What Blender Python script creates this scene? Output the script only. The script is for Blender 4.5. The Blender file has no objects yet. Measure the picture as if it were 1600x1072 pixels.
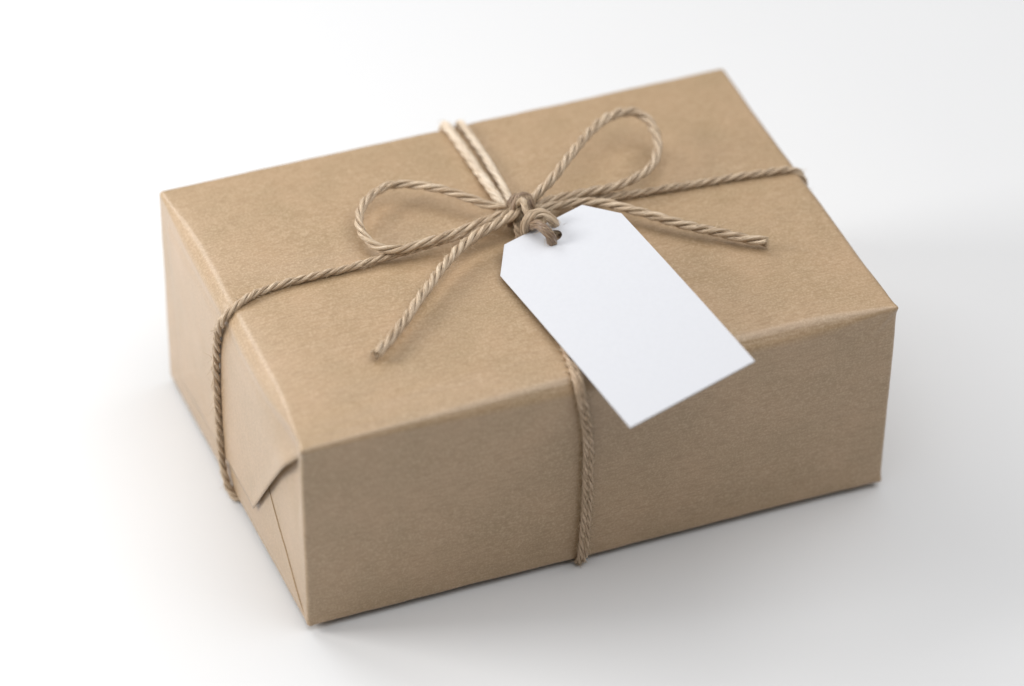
import bpy, bmesh, math, random
from mathutils import Vector, Matrix, noise

random.seed(11)
scene = bpy.context.scene
col = scene.collection

# ------------------------------------------------------------------ camera
cam_data = bpy.data.cameras.new('camera')
cam = bpy.data.objects.new('camera', cam_data)
col.objects.link(cam)
cam_data.sensor_width = 36.0
cam_data.lens = 162.9
cam_data.clip_start = 0.05
cam_data.clip_end = 50.0
XR = Vector((0.929751, -0.368008, 0.01151))
YD = Vector((-0.223592, -0.589179, -0.77645))
ZF = Vector((0.292521, 0.719332, -0.630074))
CAM = Vector((-0.34575, -1.01843, 0.99084))
m = Matrix((XR, -YD, -ZF)).transposed().to_4x4()
m.translation = CAM
cam.matrix_world = m
cam_data.dof.use_dof = True
cam_data.dof.focus_distance = (Vector((0.090, 0.055, 0.080)) - CAM).dot(ZF)
cam_data.dof.aperture_fstop = 4.3
scene.camera = cam

# ------------------------------------------------------------------ light
world = bpy.data.worlds.new('World')
scene.world = world
world.use_nodes = True
bg = world.node_tree.nodes['Background']
bg.inputs[0].default_value = (1.0, 0.99, 0.975, 1)
bg.inputs[1].default_value = 0.17

def area_light(name, loc, target, size, size_y, power, color):
    d = bpy.data.lights.new(name, 'AREA')
    d.shape = 'RECTANGLE'
    d.size = size
    d.size_y = size_y
    d.energy = power
    d.color = color
    o = bpy.data.objects.new(name, d)
    col.objects.link(o)
    o.location = loc
    o.rotation_euler = (Vector(target) - Vector(loc)).to_track_quat('-Z', 'Y').to_euler()
    return o

area_light('window_light', (-0.54, 0.28, 0.33), (0.0, 0.07, 0.05), 0.28, 0.26, 3.8, (1.0, 0.99, 0.975))
area_light('overhead_softbox', (0.44, -0.08, 1.30), (0.20, 0.0, 0.0), 1.8, 1.8, 21.5, (0.985, 0.99, 1.0))
area_light('back_glare_panel', (-0.26, 0.84, 0.70), (0.03, 0.07, 0.07), 0.55, 0.42, 4.4, (0.985, 0.99, 1.0))  # unseen panel added to lay a pale glare on the paper's top

scene.view_settings.view_transform = 'Standard'
scene.view_settings.look = 'None'
scene.view_settings.gamma = 1.0
scene.view_settings.exposure = 0.0
scene.view_settings.use_curve_mapping = False
scene.render.engine = 'CYCLES'
scene.render.resolution_x = 1024
scene.render.resolution_y = 686

# ------------------------------------------------------------------ materials
def new_mat(name):
    mt = bpy.data.materials.new(name)
    mt.use_nodes = True
    nt = mt.node_tree
    return mt, nt, nt.nodes['Principled BSDF']

def N(nt, kind, **kw):
    n = nt.nodes.new(kind)
    for k, v in kw.items():
        setattr(n, k, v)
    return n

def noise_node(nt, vec, scale, detail=3.0, rough=0.55, mapping=None):
    if mapping:
        mp = N(nt, 'ShaderNodeMapping')
        mp.inputs['Scale'].default_value = mapping
        nt.links.new(vec, mp.inputs['Vector'])
        vec = mp.outputs[0]
    t = N(nt, 'ShaderNodeTexNoise')
    t.inputs['Scale'].default_value = scale
    t.inputs['Detail'].default_value = detail
    t.inputs['Roughness'].default_value = rough
    nt.links.new(vec, t.inputs['Vector'])
    return t.outputs[0]

def maprange(nt, v, a, b, c, d):
    r = N(nt, 'ShaderNodeMapRange')
    nt.links.new(v, r.inputs[0])
    for i, x in enumerate((a, b, c, d)):
        r.inputs[i + 1].default_value = x
    return r.outputs[0]

def mix(nt, fac, a, b, blend='MIX'):
    mx = N(nt, 'ShaderNodeMix', data_type='RGBA', blend_type=blend)
    for s, v in ((0, fac), (6, a), (7, b)):
        if isinstance(v, (int, float)):
            mx.inputs[s].default_value = v
        elif isinstance(v, tuple):
            mx.inputs[s].default_value = v
        else:
            nt.links.new(v, mx.inputs[s])
    return mx.outputs[2]

def math_n(nt, op, a, b):
    n = N(nt, 'ShaderNodeMath', operation=op)
    for i, v in enumerate((a, b)):
        if isinstance(v, (int, float)):
            n.inputs[i].default_value = v
        else:
            nt.links.new(v, n.inputs[i])
    return n.outputs[0]

def bump(nt, h, strength, dist, normal=None):
    b = N(nt, 'ShaderNodeBump')
    b.inputs['Strength'].default_value = strength
    b.inputs['Distance'].default_value = dist
    nt.links.new(h, b.inputs['Height'])
    if normal is not None:
        nt.links.new(normal, b.inputs['Normal'])
    return b.outputs[0]

def kraft_material():
    mt, nt, p = new_mat('kraft_paper')
    tc = N(nt, 'ShaderNodeTexCoord').outputs['Object']
    cloud = noise_node(nt, tc, 55.0, 4.0, 0.6)
    grain = noise_node(nt, tc, 1450.0, 2.0, 0.6)
    fib = noise_node(nt, tc, 1.0, 3.0, 0.6, (260, 1500, 1500))
    c = mix(nt, maprange(nt, cloud, 0.3, 0.7, 0, 1), (0.330, 0.222, 0.114, 1), (0.400, 0.261, 0.144, 1))
    c = mix(nt, maprange(nt, grain, 0.42, 0.70, 0.0, 0.72), c, (0.515, 0.372, 0.235, 1))
    c = mix(nt, maprange(nt, fib, 0.48, 0.70, 0.0, 0.55), c, (0.280, 0.172, 0.082, 1))
    # scattered dark specks of bark
    vor = N(nt, 'ShaderNodeTexVoronoi')
    vor.inputs['Scale'].default_value = 170.0
    nt.links.new(tc, vor.inputs['Vector'])
    speck = maprange(nt, vor.outputs['Distance'], 0.02, 0.06, 0.55, 0.0)
    gate = maprange(nt, noise_node(nt, tc, 90.0, 1.0), 0.60, 0.63, 0, 1)
    c = mix(nt, math_n(nt, 'MULTIPLY', speck, gate), c, (0.20, 0.125, 0.065, 1))
    nt.links.new(c, p.inputs['Base Color'])
    nt.links.new(maprange(nt, grain, 0.3, 0.7, 0.50, 0.60), p.inputs['Roughness'])
    p.inputs['Specular IOR Level'].default_value = 0.5
    p.inputs['Sheen Weight'].default_value = 0.10
    p.inputs['Sheen Roughness'].default_value = 0.35
    p.inputs['Coat Weight'].default_value = 0.8
    p.inputs['Coat Roughness'].default_value = 0.36
    ribs = noise_node(nt, tc, 1.0, 2.0, 0.5, (28, 420, 420))
    b = bump(nt, ribs, 0.50, 0.00034)
    b = bump(nt, noise_node(nt, tc, 60.0, 3.0), 0.25, 0.0012, b)
    b = bump(nt, grain, 0.24, 0.00026, b)
    nt.links.new(b, p.inputs['Normal'])
    return mt

def twine_material(name, light, mid, dark, painted_hi=(0.86, 0.76, 0.62, 1)):
    mt, nt, p = new_mat(name)
    at = N(nt, 'ShaderNodeAttribute', attribute_name='fibre')
    v = at.outputs['Vector']
    fine = noise_node(nt, v, 1.0, 3.0, 0.6, (4.2, 4.2, 150))
    broad = noise_node(nt, v, 1.0, 2.0, 0.5, (1.1, 1.1, 70))
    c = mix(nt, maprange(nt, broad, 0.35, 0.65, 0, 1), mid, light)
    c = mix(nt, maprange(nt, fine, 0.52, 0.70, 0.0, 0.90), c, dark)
    c = mix(nt, maprange(nt, fine, 0.28, 0.45, 0.70, 0.0), c, painted_hi)  # near-white strand highlights mixed into the colour along the fibres
    nt.links.new(c, p.inputs['Base Color'])
    p.inputs['Roughness'].default_value = 0.40
    p.inputs['Specular IOR Level'].default_value = 0.6
    p.inputs['Sheen Weight'].default_value = 0.12
    b = bump(nt, fine, 0.75, 0.00030)
    nt.links.new(b, p.inputs['Normal'])
    return mt

def fuzz_material():
    mt, nt, p = new_mat('jute_fuzz')
    p.inputs['Base Color'].default_value = (0.58, 0.45, 0.30, 1)
    p.inputs['Roughness'].default_value = 0.55
    return mt

def card_material():
    mt, nt, p = new_mat('white_card')
    tc = N(nt, 'ShaderNodeTexCoord').outputs['Object']
    g = noise_node(nt, tc, 700.0, 3.0)
    c = mix(nt, maprange(nt, g, 0.3, 0.7, 0, 1), (0.580, 0.586, 0.612, 1), (0.594, 0.600, 0.626, 1))
    nt.links.new(c, p.inputs['Base Color'])
    p.inputs['Roughness'].default_value = 0.62
    p.inputs['Specular IOR Level'].default_value = 0.2
    nt.links.new(bump(nt, g, 0.10, 0.0002), p.inputs['Normal'])
    return mt

def table_material():
    mt, nt, p = new_mat('white_tabletop')
    tc = N(nt, 'ShaderNodeTexCoord').outputs['Object']
    g = noise_node(nt, tc, 9.0, 2.0)
    c = mix(nt, maprange(nt, g, 0.3, 0.7, 0, 1), (0.690, 0.691, 0.694, 1), (0.700, 0.701, 0.703, 1))
    nt.links.new(c, p.inputs['Base Color'])
    p.inputs['Roughness'].default_value = 0.55
    p.inputs['Specular IOR Level'].default_value = 0.35
    return mt

KRAFT = kraft_material()
JUTE = twine_material('jute_twine', (0.66, 0.512, 0.352, 1), (0.41, 0.280, 0.165, 1), (0.15, 0.088, 0.042, 1))
JUTE_WARM_LIFTED = twine_material('jute_twine_warm_lifted', (0.66, 0.49, 0.335, 1), (0.54, 0.385, 0.25, 1), (0.32, 0.21, 0.125, 1), (0.74, 0.59, 0.43, 1))  # warmer twine for the front cords, colour brightened to offset their shade
JUTE_PALE = twine_material('jute_twine_pale', (0.76, 0.64, 0.50, 1), (0.64, 0.51, 0.37, 1), (0.40, 0.29, 0.19, 1))
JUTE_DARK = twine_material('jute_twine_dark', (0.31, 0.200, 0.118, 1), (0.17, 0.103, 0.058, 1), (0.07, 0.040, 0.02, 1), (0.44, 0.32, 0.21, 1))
FUZZ = fuzz_material()
CARD = card_material()
TABLE = table_material()

# ------------------------------------------------------------------ helpers
def empty(name, loc, label, cat):
    o = bpy.data.objects.new(name, None)
    o.empty_display_size = 0.02
    col.objects.link(o)
    o.location = loc
    o['label'] = label
    o['category'] = cat
    return o

def mesh_obj(name, verts, faces, mat, parent=None, base=Vector((0, 0, 0)), smooth=True, label=None, kind=None):
    me = bpy.data.meshes.new(name)
    me.from_pydata([tuple(Vector(v) - base) for v in verts], [], faces)
    me.materials.append(mat)
    if smooth:
        me.polygons.foreach_set('use_smooth', [True] * len(me.polygons))
    me.update()
    o = bpy.data.objects.new(name, me)
    col.objects.link(o)
    if parent is not None:
        o.parent = parent
    if label:
        o['label'] = label
    if kind:
        o['kind'] = kind
    return o

def smooth01(a, b, x):
    t = min(1.0, max(0.0, (x - a) / (b - a)))
    return t * t * (3 - 2 * t)

def lerp(a, b, t):
    return a + (b - a) * t

# ------------------------------------------------------------------ tabletop
S = 1.6
tb = mesh_obj('tabletop', [(-S, -S, 0), (S, -S, 0), (S, S, 0), (-S, S, 0)], [(0, 1, 2, 3)], TABLE, smooth=False)
tb['kind'] = 'structure'

# ------------------------------------------------------------------ parcel
L, W, Z0, Z1 = 0.200, 0.138, 0.002, 0.0765
H = Z1 - Z0
# true corners of the slightly irregular parcel: (x side, y side, z side)
COR = {
    (0, 0, 1): (-0.00065, -0.0006, Z1), (1, 0, 1): (0.20000, -0.0010, Z1),
    (0, 1, 1): (0.0000, 0.1399, Z1), (1, 1, 1): (0.2002, 0.1381, Z1),
    (0, 0, 0): (0.0011, 0.0010, Z0), (1, 0, 0): (0.1997, 0.0006, Z0),
    (0, 1, 0): (-0.0004, 0.1352, Z0), (1, 1, 0): (0.2000, 0.1370, Z0)}
COR = {k: Vector(v) for k, v in COR.items()}
PBASE = Vector((0.10, 0.069, 0.0))

def tri(u, v, w):
    r = Vector((0, 0, 0))
    for (i, j, k), p in COR.items():
        r += p * ((u if i else 1 - u) * (v if j else 1 - v) * (w if k else 1 - w))
    return r

def axis_samples(length, fine=0.00045, edge=0.007, coarse=0.0016):
    out, x = [], 0.0
    while x < length / 2:
        out.append(x)
        x += fine if x < edge else coarse
    half = out[:]
    return half + [length / 2] + [length - a for a in reversed(half)]

def radius_at(p):
    x, y, z = p
    top = smooth01(0.5, 0.9, z / H)
    # soft front top edge, opening up towards the right, tight again at the corner
    front = smooth01(0.02, 0.0, y) * top
    end = smooth01(0.02, 0.0, x) * top
    far = smooth01(L - 0.02, L, x) * top
    r = 0.0014
    r += front * 0.0042 * smooth01(0.0, 0.10, x) * smooth01(L, L - 0.03, x)
    r += end * 0.0034 * smooth01(0.0, 0.035, y) * smooth01(W, W - 0.035, y)
    r += far * 0.0010 * smooth01(0.0, 0.03, y) * smooth01(W, W - 0.03, y)
    return r

def fb(p, s, seed):
    return noise.fractal(Vector((p[0] * s + seed, p[1] * s - seed * 0.7, p[2] * s + seed * 1.3)), 1.0, 2.0, 3)

CREASES = [(0.03, 0.012, 0.10, 0.05, 0.0022, 0.00016), (0.165, 0.05, 0.3, 0.03, 0.003, 0.00014), (0.15, 0.10, -0.15, 0.03, 0.003, 0.00012)]
_cr = random.Random(5)
for _i in range(26):
    CREASES.append((_cr.uniform(0.004, 0.075), _cr.uniform(0.003, 0.06) if _i < 16 else _cr.uniform(0.09, 0.135), _cr.uniform(-0.08, 0.12),
                    _cr.uniform(0.008, 0.03), _cr.uniform(0.0009, 0.0022), _cr.uniform(-0.00010, 0.00013)))
for _i in range(14):
    CREASES.append((_cr.uniform(0.11, 0.195), _cr.uniform(0.005, 0.13), _cr.uniform(-0.5, 0.5),
                    _cr.uniform(0.006, 0.02), _cr.uniform(0.0012, 0.003), _cr.uniform(-0.00010, 0.00010)))

def body_point(p):
    """p on the plain block surface, 0..L, 0..W, 0..H -> point on the wrapped parcel"""
    r = radius_at(p)
    q = Vector((min(L - r, max(r, p[0])), min(W - r, max(r, p[1])), min(H - r, max(r, p[2]))))
    n = Vector(p) - q
    n = n.normalized() if n.length > 1e-9 else Vector((0, 0, 1))
    s = q + n * r
    pos = tri(s.x / L, s.y / W, s.z / H)
    x, y, z = p
    # slack of the paper: broad undulation, faint diagonal pulls from the corners
    d = 0.00028 * fb(p, 26.0, 3.1) + 0.00010 * fb(p, 75.0, 8.7)
    edge = min(min(x, L - x) if abs(n.x) < 0.5 else 1, min(y, W - y) if abs(n.y) < 0.5 else 1,
               min(z, H - z) if abs(n.z) < 0.5 else 1)
    d *= 0.45 + 0.55 * smooth01(0.0, 0.02, edge)
    d -= 0.00055 * smooth01(0.03, 0.0, edge) * 0.0
    # twine pulled over the edges presses the paper in
    for (cx, cy, sx, sy) in ((0.0, 0.071, 0.006, 0.004), (L, 0.076, 0.006, 0.004)):
        if z > H * 0.6:
            d -= (0.0007 if cx == 0.0 else 0.0002) * math.exp(-((x - cx) / sx) ** 2 - ((y - cy) / sy) ** 2 - ((z - H) / 0.012) ** 2)
    for (cx, cy) in ((0.092, 0.0), (0.1025, W)):
        d -= 0.0006 * math.exp(-((x - cx) / 0.005) ** 2 - ((y - cy) / 0.006) ** 2 - ((z - H) / 0.012) ** 2)
    # left end: pocket below the folded-in corners
    if n.x < -0.5:
        for yy in (y,):
            d -= 0.0024 * smooth01(0.002, 0.007, yy) * math.exp(-((yy - 0.010) / 0.016) ** 2 - ((z - (H - 0.013)) / 0.016) ** 2)
    # front: the inner fold shows through near the right edge
    if n.y < -0.5:
        d += 0.00016 * smooth01(0.1865, 0.1880, x) * smooth01(H - 0.006, H - 0.014, z)
        d += 0.00030 * math.exp(-((x + (H - z) * 0.8 - 0.199) / 0.0016) ** 2) * smooth01(H - 0.020, H - 0.003, z)
    # front panel bows slightly, top sags a little between the edges
    if n.z > 0.5:
        d += 0.0024 * (1 - math.exp(-x / 0.014)) * (0.55 + 0.45 * math.exp(-(x / 0.06) ** 2)) * (1 - math.exp(-(L - x) / 0.03)) \
            * (1 - math.exp(-y / 0.014)) * (1 - math.exp(-(W - y) / 0.014)) \
            * (1 - 0.72 * math.exp(-((y - 0.077) / 0.008) ** 2)) * (1 - 0.72 * math.exp(-((x - 0.100) / 0.009) ** 2))
        for (cx, cy, ang, ln, wd, am) in CREASES:
            a = (x - cx) * math.cos(ang) + (y - cy) * math.sin(ang)
            b = -(x - cx) * math.sin(ang) + (y - cy) * math.cos(ang)
            d += am * math.exp(-(a / ln) ** 2 - (b / wd) ** 2)
    pos = pos + n * d
    # pinched paper at the corners
    for key, amp in (((0, 0, 1), 0.0010), ((1, 0, 1), 0.0008), ((1, 0, 0), 0.0006), ((0, 0, 0), 0.0005)):
        c = COR[key]
        dd = (pos - c).length
        if dd < 0.008:
            out = Vector((1 if key[0] else -1, 1 if key[1] else -1, (1 if key[2] else -1) * 0.6)).normalized()
            pos = pos + out * amp * math.exp(-(dd / 0.0022) ** 2)
    pos.z = max(pos.z, 0.0006)
    return pos

def build_body():
    ax, ay, az = axis_samples(L), axis_samples(W), axis_samples(H)
    verts, faces, index = [], [], {}
    def vid(p):
        k = (round(p[0], 6), round(p[1], 6), round(p[2], 6))
        if k not in index:
            index[k] = len(verts)
            verts.append(body_point(p))
        return index[k]
    def grid(A, B, f, flip):
        ids = [[vid(f(a, b)) for b in B] for a in A]
        for i in range(len(A) - 1):
            for j in range(len(B) - 1):
                q = (ids[i][j], ids[i + 1][j], ids[i + 1][j + 1], ids[i][j + 1])
                faces.append(q[::-1] if flip else q)
    grid(ax, ay, lambda a, b: (a, b, H), False)
    grid(ax, ay, lambda a, b: (a, b, 0.0), True)
    grid(ax, az, lambda a, b: (a, 0.0, b), False)
    grid(ax, az, lambda a, b: (a, W, b), True)
    grid(ay, az, lambda a, b: (0.0, a, b), True)
    grid(ay, az, lambda a, b: (L, a, b), False)
    return verts, faces

parcel = empty('wrapped_parcel', PBASE, 'box wrapped in brown kraft paper with folded ends', 'parcel')
bv, bf = build_body()
mesh_obj('wrapping_paper', bv, bf, KRAFT, parcel, PBASE)

def sheet(name, f, nu, nv, label=None, thick=0.00022):
    verts = [f(i / nu, j / nv) for i in range(nu + 1) for j in range(nv + 1)]
    faces = []
    for i in range(nu):
        for j in range(nv):
            a = i * (nv + 1) + j
            faces.append((a, a + 1, a + nv + 2, a + nv + 1))
    o = mesh_obj(name, verts, faces, KRAFT, parcel, PBASE, label=label)
    md = o.modifiers.new('thickness', 'SOLIDIFY')
    md.thickness = thick
    md.offset = 0.0
    return o

def end_x(side, y, z):
    return tri(side, y / W, (z - Z0) / H).x

def top_flap(side):
    sg = -1 if side == 0 else 1
    def f(s, t):
        # t: down the flap, s: across it
        c = t ** 0.92
        y0, y1 = lerp(0.0016, 0.0460, c), lerp(W - 0.0045, W - 0.0190, c)
        y = lerp(y0, y1, s)
        z = lerp(Z1 - 0.0030, 0.0150, t) - 0.004 * t * (s - 0.15) * smooth01(0.5, 1, t)
        xb = body_point((L * side, y, z - Z0)).x
        xp = end_x(side, y, Z1)
        outer = min(xb, xp) if side == 0 else max(xb, xp)
        x = lerp(xb, outer, smooth01(0.04, 0.30, t))
        lift = lerp(-0.00030, 0.00022, smooth01(0.02, 0.14, t)) + 0.00030 * t
        edge = min(s, 1 - s)
        lift += 0.0008 * math.exp(-(s / 0.05) ** 2) * smooth01(0.10, 0.22, t) * (1 - 0.5 * t)
        lift += 0.00014 * fb((x, y, z), 40.0, 5.5) * smooth01(0.1, 0.3, t)
        return Vector((x + sg * lift, y, z))
    return f

def bottom_flap(side):
    sg = -1 if side == 0 else 1
    def f(s, t):
        y0, y1 = lerp(0.0022, 0.0345, t ** 0.9), lerp(W - 0.004, W - 0.036, t ** 0.9)
        y = lerp(y0, y1, s)
        z = lerp(Z0 + 0.0016, 0.034, t)
        x = body_point((L * side, y, z - Z0)).x
        lift = lerp(-0.0002, 0.00009, smooth01(0.0, 0.12, t))
        return Vector((x + sg * lift, y, z))
    return f

sheet('folded_flap', top_flap(0), 60, 44, 'pointed paper flap folded down over the left end')
sheet('folded_flap', bottom_flap(0), 70, 34, 'lower paper flap tucked up under the pointed flap')
sheet('folded_flap', top_flap(1), 40, 30)
sheet('folded_flap', bottom_flap(1), 40, 16)

# ------------------------------------------------------------------ twine
def catmull(pts, step):
    P = [Vector(p) for p in pts]
    P = [P[0] * 2 - P[1]] + P + [P[-1] * 2 - P[-2]]
    dense = []
    for i in range(1, len(P) - 2):
        p0, p1, p2, p3 = P[i - 1], P[i], P[i + 1], P[i + 2]
        t0 = 0.0
        t1 = t0 + max((p1 - p0).length, 1e-6) ** 0.5
        t2 = t1 + max((p2 - p1).length, 1e-6) ** 0.5
        t3 = t2 + max((p3 - p2).length, 1e-6) ** 0.5
        k = max(6, int((p2 - p1).length / (step * 0.5)))
        for j in range(k):
            t = t1 + (t2 - t1) * j / k
            A1 = p0 * ((t1 - t) / (t1 - t0)) + p1 * ((t - t0) / (t1 - t0))
            A2 = p1 * ((t2 - t) / (t2 - t1)) + p2 * ((t - t1) / (t2 - t1))
            A3 = p2 * ((t3 - t) / (t3 - t2)) + p3 * ((t - t2) / (t3 - t2))
            B1 = A1 * ((t2 - t) / (t2 - t0)) + A2 * ((t - t0) / (t2 - t0))
            B2 = A2 * ((t3 - t) / (t3 - t1)) + A3 * ((t - t1) / (t3 - t1))
            dense.append(B1 * ((t2 - t) / (t2 - t1)) + B2 * ((t - t1) / (t2 - t1)))
    dense.append(P[-2])
    out, acc = [dense[0]], 0.0
    prev = dense[0]
    for q in dense[1:]:
        seg = (q - prev).length
        while acc + seg >= step and seg > 1e-9:
            f = (step - acc) / seg
            prev = prev.lerp(q, f)
            out.append(prev)
            seg = (q - prev).length
            acc = 0.0
        acc += seg
        prev = q
    return out

def frames(c):
    T = []
    for i in range(len(c)):
        a, b = c[max(0, i - 1)], c[min(len(c) - 1, i + 1)]
        T.append((b - a).normalized())
    n = T[0].orthogonal().normalized()
    F = []
    for i, t in enumerate(T):
        n = (n - t * n.dot(t)).normalized()
        F.append((t, n, t.cross(n)))
    return F

ROPE_SEED = [0]

def rope(name, pts, R, mat, parent, base, lead=0.0125, ply=3, hand=-1, step=0.00042, fuzz=1.0,
         label=None, fray=0.0, flat=None, sides=14, wob=0.00016):
    """a twisted cord: `ply` strands wound about the centre line; flat=(normal, amount) presses it"""
    ROPE_SEED[0] += 1
    sd = ROPE_SEED[0] * 13.7
    rnd = random.Random(ROPE_SEED[0] * 101)
    c = catmull(pts, step)
    c = [p + Vector((noise.noise(Vector((i * step * 130, sd, k * 9.0))) for k in range(3))) * wob * 1.0
         for i, p in enumerate(c)]
    F = frames(c)
    n = len(c)
    verts, faces, attr = [], [], []
    surf = []
    ph = rnd.uniform(0, 6.28)
    phase = [ph]
    for i in range(1, n):
        lv = lead * (1 + 0.22 * noise.noise(Vector((i * step * 60, sd, 4.4))))
        phase.append(phase[-1] + hand * 2 * math.pi * step / lv)
    for k in range(ply):
        base_i = len(verts)
        size_k = 1.0 + rnd.uniform(-0.11, 0.09)
        for i in range(n):
            t, a, b = F[i]
            along = i * step
            rr = R * (1 + 0.07 * noise.noise(Vector((along * 90, sd, 1.0))))
            rc, rs = rr * (0.565 if ply > 1 else 0.0), rr * (0.452 if ply > 1 else 1.0) * size_k
            if ply == 2:
                rc, rs = rr * 0.50, rr * 0.54 * size_k
            elif ply > 3:
                q = math.sin(math.pi / ply) * 1.22
                rc = rr / (1 + q)
                rs = rc * q * size_k
            spread = 1.0
            if fray > 0:
                d_end = (n - 1 - i) * step
                spread += fray * smooth01(0.004, 0.0, d_end)
            th = phase[i] + k * 2 * math.pi / ply
            rad = a * math.cos(th) + b * math.sin(th)
            ctr = c[i] + rad * rc * spread
            # local frame of the strand, leaning with the lay
            tang = (rad.cross(t)) * -1.0
            st = (t + tang * (hand * 2 * math.pi * rc / lead)).normalized()
            u = (rad - st * rad.dot(st)).normalized()
            w = st.cross(u)
            for j in range(sides):
                aj = 2 * math.pi * j / sides
                g = noise.noise(Vector((math.cos(aj) * 2.9 + k * 5, math.sin(aj) * 2.9 + sd, along * 210)))
                r2 = rs * (1 + 0.17 * g)
                v = ctr + u * math.cos(aj) * r2 * 0.94 + w * math.sin(aj) * r2 * 1.08
                if flat is not None:
                    nv = flat[0]
                    off = (v - c[i]).dot(nv)
                    v = v - nv * off * flat[1]
                verts.append(v)
                attr.append((math.cos(aj) + k * 7.3 + sd, math.sin(aj) + k * 3.1, along))
            if i % 2 == 0:
                surf.append((ctr, u, w, st, rs))
        for i in range(n - 1):
            for j in range(sides):
                a0 = base_i + i * sides + j
                a1 = base_i + i * sides + (j + 1) % sides
                faces.append((a0, a1, a1 + sides, a0 + sides))
        faces.append(tuple(base_i + j for j in reversed(range(sides))))
        faces.append(tuple(base_i + (n - 1) * sides + j for j in range(sides)))
    o = mesh_obj(name, verts, faces, mat, parent, base, label=label)
    at = o.data.attributes.new('fibre', 'FLOAT_VECTOR', 'POINT')
    at.data.foreach_set('vector', [x for v in attr for x in v])
    # loose fibres standing off the cord
    fv, ff = [], []
    count = int(fuzz * n * step * 2300)
    def fibre(p, d, ln, rad0, curl):
        segs = 6
        q, dirv = p.copy(), d.normalized()
        b0 = len(fv)
        for s in range(segs + 1):
            rr = rad0 * (1 - 0.75 * s / segs)
            e1 = dirv.orthogonal().normalized()
            e2 = dirv.cross(e1)
            for j in range(3):
                an = j * 2.0944
                fv.append(q + (e1 * math.cos(an) + e2 * math.sin(an)) * rr)
            q = q + dirv * (ln / segs)
            dirv = (dirv + curl + Vector((rnd.gauss(0, .16), rnd.gauss(0, .16), rnd.gauss(0, .16)))).normalized()
        for s in range(segs):
            for j in range(3):
                a0, a1 = b0 + s * 3 + j, b0 + s * 3 + (j + 1) % 3
                ff.append((a0, a1, a1 + 3, a0 + 3))
    for _ in range(count):
        ctr, u, w, st, rs = rnd.choice(surf)
        an = rnd.uniform(-1.9, 1.9)
        nrm = u * math.cos(an) + w * math.sin(an)
        d = st * rnd.choice((-1, 1)) * rnd.uniform(0.6, 1.6) + nrm * rnd.uniform(0.15, 0.9)
        p = ctr + nrm * rs * 0.9
        curl = Vector((rnd.gauss(0, .12), rnd.gauss(0, .12), rnd.gauss(0, .12))) - nrm * 0.06
        fibre(p, d, rnd.uniform(0.0010, 0.0042), rnd.uniform(0.000060, 0.000110), curl)
    if fray > 0:
        t = F[-1][0]
        for _ in range(90):
            e = Vector((rnd.gauss(0, 1), rnd.gauss(0, 1), rnd.gauss(0, 1)))
            e = (e - t * e.dot(t)).normalized() * R * 0.95 * math.sqrt(rnd.random())
            fibre(c[-1] + e - t * 0.0008, t + e * 160 * rnd.random(), rnd.uniform(0.0010, 0.0021), 0.00006, Vector((0, 0, 0)))
    if fv:
        mesh_obj('loose_fibre', fv, ff, FUZZ, o, base, kind='stuff')
    return o

TB = Vector((0.104, 0.081, Z1))
twine = empty('twine', TB, 'beige jute twine tied round the brown parcel in a bow', 'twine')
UP = Vector((0, 0, 1))

left_loop = [(0.1051, 0.0821, 0.0818), (0.1004, 0.0831, 0.0823), (0.0958, 0.0855, 0.0829), (0.0916, 0.0891, 0.0836), (0.0868, 0.0938, 0.0842), (0.0812, 0.0994, 0.0843), (0.0742, 0.1044, 0.0841), (0.0672, 0.1065, 0.0838), (0.0607, 0.1039, 0.0834), (0.0552, 0.0984, 0.0832), (0.0520, 0.0914, 0.0828), (0.0520, 0.0848, 0.0822), (0.0548, 0.0795, 0.0816), (0.0598, 0.0765, 0.0816), (0.0660, 0.0767, 0.0816), (0.0751, 0.0777, 0.0814), (0.0846, 0.0795, 0.0815), (0.0937, 0.0814, 0.0815), (0.1013, 0.0825, 0.0815), (0.1044, 0.0820, 0.0818)]
right_loop = [(0.1032, 0.0807, 0.0817), (0.1063, 0.0813, 0.0838), (0.1101, 0.0826, 0.0861), (0.1161, 0.0854, 0.0884), (0.1238, 0.0911, 0.0902), (0.1326, 0.0990, 0.0906), (0.1415, 0.1063, 0.0900), (0.1493, 0.1102, 0.0890), (0.1554, 0.1106, 0.0879), (0.1586, 0.1066, 0.0869), (0.1587, 0.0997, 0.0859), (0.1565, 0.0925, 0.0850), (0.1521, 0.0866, 0.0840), (0.1454, 0.0832, 0.0830), (0.1376, 0.0822, 0.0823), (0.1291, 0.0824, 0.0822), (0.1214, 0.0827, 0.0822), (0.1142, 0.0825, 0.0822), (0.1077, 0.0820, 0.0819), (0.1036, 0.0816, 0.0818)]
tail_front = [(0.1050, 0.0808, 0.0828), (0.1002, 0.0781, 0.0836), (0.0954, 0.0762, 0.0837), (0.0903, 0.0745, 0.0835), (0.0850, 0.0727, 0.0831), (0.0786, 0.0691, 0.0829), (0.0725, 0.0646, 0.0826), (0.0656, 0.0585, 0.0823), (0.0569, 0.0499, 0.0819), (0.0474, 0.0406, 0.0814), (0.0398, 0.0338, 0.0811), (0.0349, 0.0305, 0.0809)]
tail_right = [(0.1037, 0.0818, 0.0814), (0.1093, 0.0804, 0.0819), (0.1160, 0.0793, 0.0821), (0.1231, 0.0785, 0.0821), (0.1298, 0.0759, 0.0819), (0.1379, 0.0685, 0.0821), (0.1458, 0.0605, 0.0818), (0.1540, 0.0535, 0.0812), (0.1625, 0.0472, 0.0806), (0.1684, 0.0428, 0.0801), (0.1724, 0.0402, 0.0799)]
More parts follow.
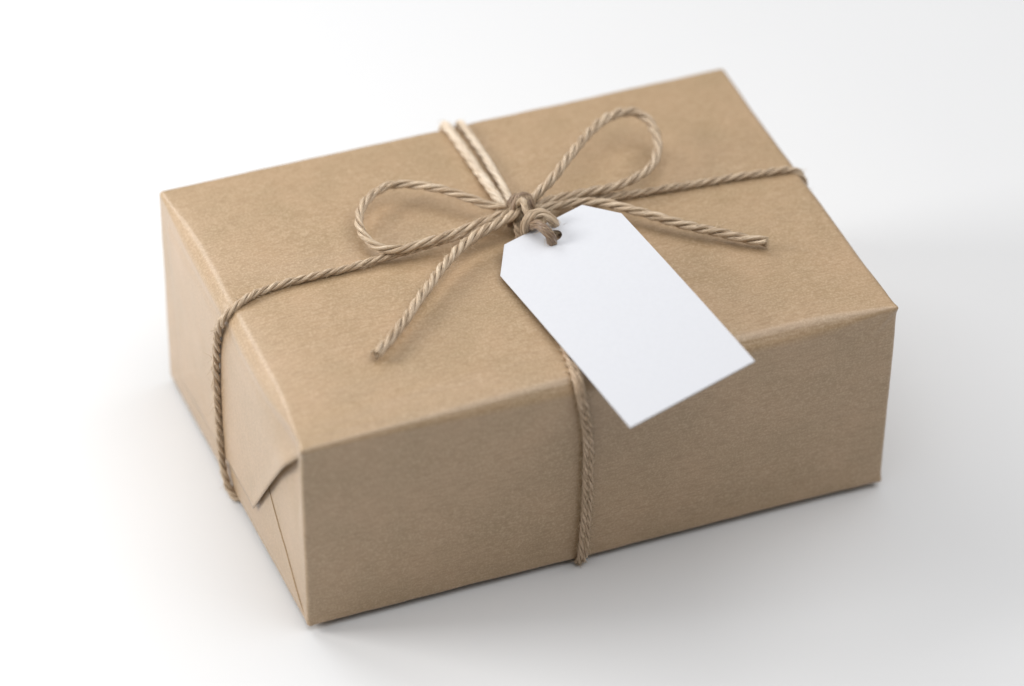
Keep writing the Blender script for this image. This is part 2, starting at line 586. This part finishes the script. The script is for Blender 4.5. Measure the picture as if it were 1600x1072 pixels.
band_left = [(0.1065, 0.0833, 0.0806), (0.0994, 0.0806, 0.0800), (0.0876, 0.0786, 0.0800), (0.0774, 0.0780, 0.0799), (0.0640, 0.0773, 0.0794), (0.0553, 0.0775, 0.0790), (0.0465, 0.0771, 0.0786), (0.0335, 0.0771, 0.0784), (0.0227, 0.0772, 0.0782), (0.0138, 0.0761, 0.0781), (0.0075, 0.0741, 0.0781), (0.0034, 0.0728, 0.0768), (0.0006, 0.0722, 0.0752), (-0.0010, 0.0725, 0.0728), (-0.0016, 0.0743, 0.0685), (-0.0018, 0.0772, 0.0579), (-0.0018, 0.0785, 0.0446), (-0.0018, 0.0782, 0.0318), (-0.0018, 0.0767, 0.0168), (-0.0015, 0.0744, 0.0078), (-0.0009, 0.0715, 0.0030), (0.0004, 0.0690, 0.0014), (0.0040, 0.0680, 0.0012), (0.0300, 0.0690, 0.0012)]
band_right = [(0.1042, 0.0832, 0.0803), (0.1096, 0.0822, 0.0802), (0.1172, 0.0823, 0.0800), (0.1280, 0.0821, 0.0795), (0.1407, 0.0809, 0.0788), (0.1520, 0.0802, 0.0783), (0.1631, 0.0794, 0.0780), (0.1785, 0.0782, 0.0779), (0.1905, 0.0768, 0.0778), (0.1962, 0.0762, 0.0775), (0.1990, 0.0754, 0.0767), (0.2005, 0.0742, 0.0750), (0.2011, 0.0728, 0.0715), (0.2014, 0.0715, 0.0600), (0.2014, 0.0705, 0.0300), (0.2012, 0.0700, 0.0050), (0.1990, 0.0690, 0.0014), (0.1900, 0.0690, 0.0012), (0.1600, 0.0690, 0.0012)]
back_a = [(0.1010, 0.0835, 0.0808), (0.1004, 0.0860, 0.0805), (0.1002, 0.0967, 0.0795), (0.1004, 0.1117, 0.0785), (0.1002, 0.1256, 0.0780), (0.1000, 0.1345, 0.0779), (0.0998, 0.1385, 0.0774), (0.0997, 0.1403, 0.0755), (0.0997, 0.1408, 0.0715), (0.0997, 0.1402, 0.05), (0.0999, 0.1390, 0.02), (0.1, 0.1380, 0.003), (0.1, 0.135, 0.0012), (0.1, 0.12, 0.0012)]
back_b = [(0.1040, 0.0835, 0.0806), (0.1031, 0.0861, 0.0805), (0.1043, 0.0980, 0.0793), (0.1052, 0.1124, 0.0783), (0.1053, 0.1259, 0.0778), (0.1051, 0.1345, 0.0777), (0.1050, 0.1383, 0.0772), (0.1050, 0.1400, 0.0753), (0.1049, 0.1405, 0.0713), (0.1049, 0.1400, 0.05), (0.105, 0.1388, 0.02), (0.105, 0.1378, 0.003), (0.105, 0.135, 0.0012), (0.105, 0.12, 0.0012)]
front_c = [(0.1028, 0.0818, 0.0803), (0.1006, 0.0740, 0.0787), (0.0987, 0.0619, 0.0776), (0.0967, 0.0433, 0.0775), (0.0950, 0.0284, 0.0775), (0.0932, 0.0154, 0.0775), (0.0918, 0.0060, 0.0775), (0.0911, 0.0018, 0.0768), (0.0909, -0.0008, 0.0750), (0.0912, -0.0019, 0.0720), (0.0924, -0.0021, 0.0650), (0.0938, -0.0021, 0.0533), (0.0941, -0.0020, 0.0399), (0.0941, -0.0018, 0.0264), (0.0937, -0.0014, 0.0127), (0.0934, -0.0010, 0.0042), (0.0933, 0.0006, 0.0013), (0.094, 0.004, 0.0011), (0.096, 0.02, 0.0011)]

def shifted(pts, d):
    return [tuple(Vector(p) + Vector(d)) for p in pts]

rope('lengthwise_band', band_left, 0.00128, JUTE, twine, TB, lead=0.0130, label='twine running left along the top and down the end')
rope('lengthwise_band', band_right, 0.00128, JUTE, twine, TB, lead=0.0135, label='twine running right along the top to the far end')
rope('cross_band', back_a, 0.00160, JUTE_PALE, twine, TB, lead=0.022, ply=4, label='paler of the two cords running over the back edge')
rope('cross_band', back_b, 0.00145, JUTE_PALE, twine, TB, lead=0.022, ply=4, label='thinner of the two cords running over the back edge')
rope('cross_band', shifted(front_c, (-0.00078, 0, 0)), 0.00102, JUTE_WARM_LIFTED, twine, TB, lead=0.0115, hand=-1, fuzz=3.0)
rope('cross_band', shifted(front_c, (0.00078, 0, 0)), 0.00102, JUTE_WARM_LIFTED, twine, TB, lead=0.0120, hand=-1, fuzz=3.0)
rope('bow_loop', left_loop, 0.00150, JUTE, twine, TB, lead=0.0185, label='low twine loop lying out to the left')
rope('bow_loop', right_loop, 0.00158, JUTE, twine, TB, lead=0.0160, label='raised twine loop standing up to the right')
rope('tail', tail_front, 0.00172, JUTE, twine, TB, lead=0.0160, label='loose twine end pointing to the front left', fray=0.05)
rope('tail', tail_right, 0.00165, JUTE, twine, TB, lead=0.0170, label='loose twine end pointing right with a frayed tip', fray=0.22)

knot_a = [(0.1021, 0.0827, 0.0780), (0.1007, 0.0834, 0.0810), (0.1013, 0.0833, 0.0845), (0.1033, 0.0833, 0.0861), (0.1045, 0.0813, 0.0867), (0.1045, 0.0780, 0.0859), (0.1042, 0.0771, 0.0830), (0.1035, 0.0790, 0.0790)]
knot_b = [(0.1000, 0.0799, 0.0780), (0.1000, 0.0794, 0.0820), (0.1015, 0.0804, 0.0855), (0.1040, 0.0817, 0.0873), (0.1060, 0.0811, 0.0869), (0.1062, 0.0789, 0.0853), (0.1062, 0.0778, 0.0825), (0.1055, 0.0786, 0.0790)]
knot_c = [(0.1022, 0.0814, 0.0820), (0.1025, 0.0797, 0.0863), (0.1034, 0.0792, 0.0877), (0.1028, 0.0754, 0.0875), (0.1032, 0.0730, 0.0857), (0.1039, 0.0736, 0.0820), (0.1031, 0.0758, 0.0785)]
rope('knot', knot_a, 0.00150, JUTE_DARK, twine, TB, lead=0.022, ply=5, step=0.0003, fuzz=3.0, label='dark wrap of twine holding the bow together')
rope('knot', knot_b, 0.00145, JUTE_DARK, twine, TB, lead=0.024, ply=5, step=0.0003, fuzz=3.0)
rope('knot', knot_c, 0.00105, JUTE, twine, TB, lead=0.018, ply=4, step=0.0003, fuzz=4.0, label='thin pale strand crossing the dark wrap of the knot')

# ------------------------------------------------------------------ gift tag
TW, TL, TC1, TC2 = 0.0449, 0.0951, 0.0080, 0.0119
tag_loc = Vector((0.106676, 0.068842, 0.084022))
tag_rot = Matrix.Rotation(0.119448, 3, 'Z') @ Matrix.Rotation(-0.208788, 3, 'Y')
tag = empty('gift_tag', tag_loc, 'blank white card tag with clipped corners, tied to the twine knot', 'tag')

def build_card():
    bm = bmesh.new()
    out = [(-(TW / 2 - TC1), 0), (-TW / 2, -TC2), (-TW / 2, -TL), (TW / 2, -TL), (TW / 2, -TC2), (TW / 2 - TC1, 0)]
    hc, hr = (0.0002, -0.0068), 0.00265
    ov = [bm.verts.new((x, y, 0)) for x, y in out]
    hv = [bm.verts.new((hc[0] + hr * math.cos(i * math.tau / 40), hc[1] + hr * math.sin(i * math.tau / 40), 0)) for i in range(40)]
    ed = [bm.edges.new((ov[i], ov[(i + 1) % 6])) for i in range(6)] + [bm.edges.new((hv[i], hv[(i + 1) % 40])) for i in range(40)]
    bmesh.ops.triangle_fill(bm, use_beauty=True, use_dissolve=False, edges=ed, normal=(0, 0, 1))
    for k in range(1, 32):
        g = bm.verts[:] + bm.edges[:] + bm.faces[:]
        bmesh.ops.bisect_plane(bm, geom=g, plane_co=(0, -TL * k / 32, 0), plane_no=(0, 1, 0))
    for k in range(1, 12):
        g = bm.verts[:] + bm.edges[:] + bm.faces[:]
        bmesh.ops.bisect_plane(bm, geom=g, plane_co=(-TW / 2 + TW * k / 12, 0, 0), plane_no=(1, 0, 0))
    th = 0.00042
    top = bm.faces[:]
    for f in top:
        if f.normal.z < 0:
            f.normal_flip()
    r = bmesh.ops.extrude_face_region(bm, geom=top)
    for v in [g for g in r['geom'] if isinstance(g, bmesh.types.BMVert)]:
        v.co.z += th
    for f in list(bm.faces):
        pass
    bmesh.ops.recalc_face_normals(bm, faces=bm.faces[:])
    for v in bm.verts:
        x, y = v.co.x / TW, -v.co.y / TL
        v.co.z += 0.0011 * math.sin(math.pi * y) * 0.6 - 0.0007 * y * y + 0.0004 * x * y
    me = bpy.data.meshes.new('card')
    bm.to_mesh(me)
    bm.free()
    me.materials.append(CARD)
    o = bpy.data.objects.new('card', me)
    col.objects.link(o)
    o.parent = tag
    o.matrix_local = tag_rot.to_4x4()
    return o
build_card()

tag_arc = [(0.1111, 0.0672, 0.0815), (0.1100, 0.0668, 0.0847), (0.1086, 0.0673, 0.0873), (0.1068, 0.0689, 0.0887), (0.1041, 0.0699, 0.0887), (0.1015, 0.0693, 0.0875), (0.1004, 0.0693, 0.0845), (0.1013, 0.0692, 0.0807), (0.1032, 0.0683, 0.0787)]
tag_dark = [(0.1151, 0.0704, 0.0807), (0.1122, 0.0659, 0.0811), (0.1087, 0.0617, 0.0815), (0.1061, 0.0594, 0.0841), (0.1050, 0.0594, 0.0875), (0.1039, 0.0617, 0.0887), (0.1032, 0.0648, 0.0880), (0.1027, 0.0684, 0.0855), (0.1028, 0.0729, 0.0820), (0.1029, 0.0781, 0.0790)]
rope('tie_cord', tag_arc, 0.00165, JUTE, tag, tag_loc, lead=0.034, ply=6, step=0.0003, fuzz=2.5, label='pale cord arching over from behind the tag')
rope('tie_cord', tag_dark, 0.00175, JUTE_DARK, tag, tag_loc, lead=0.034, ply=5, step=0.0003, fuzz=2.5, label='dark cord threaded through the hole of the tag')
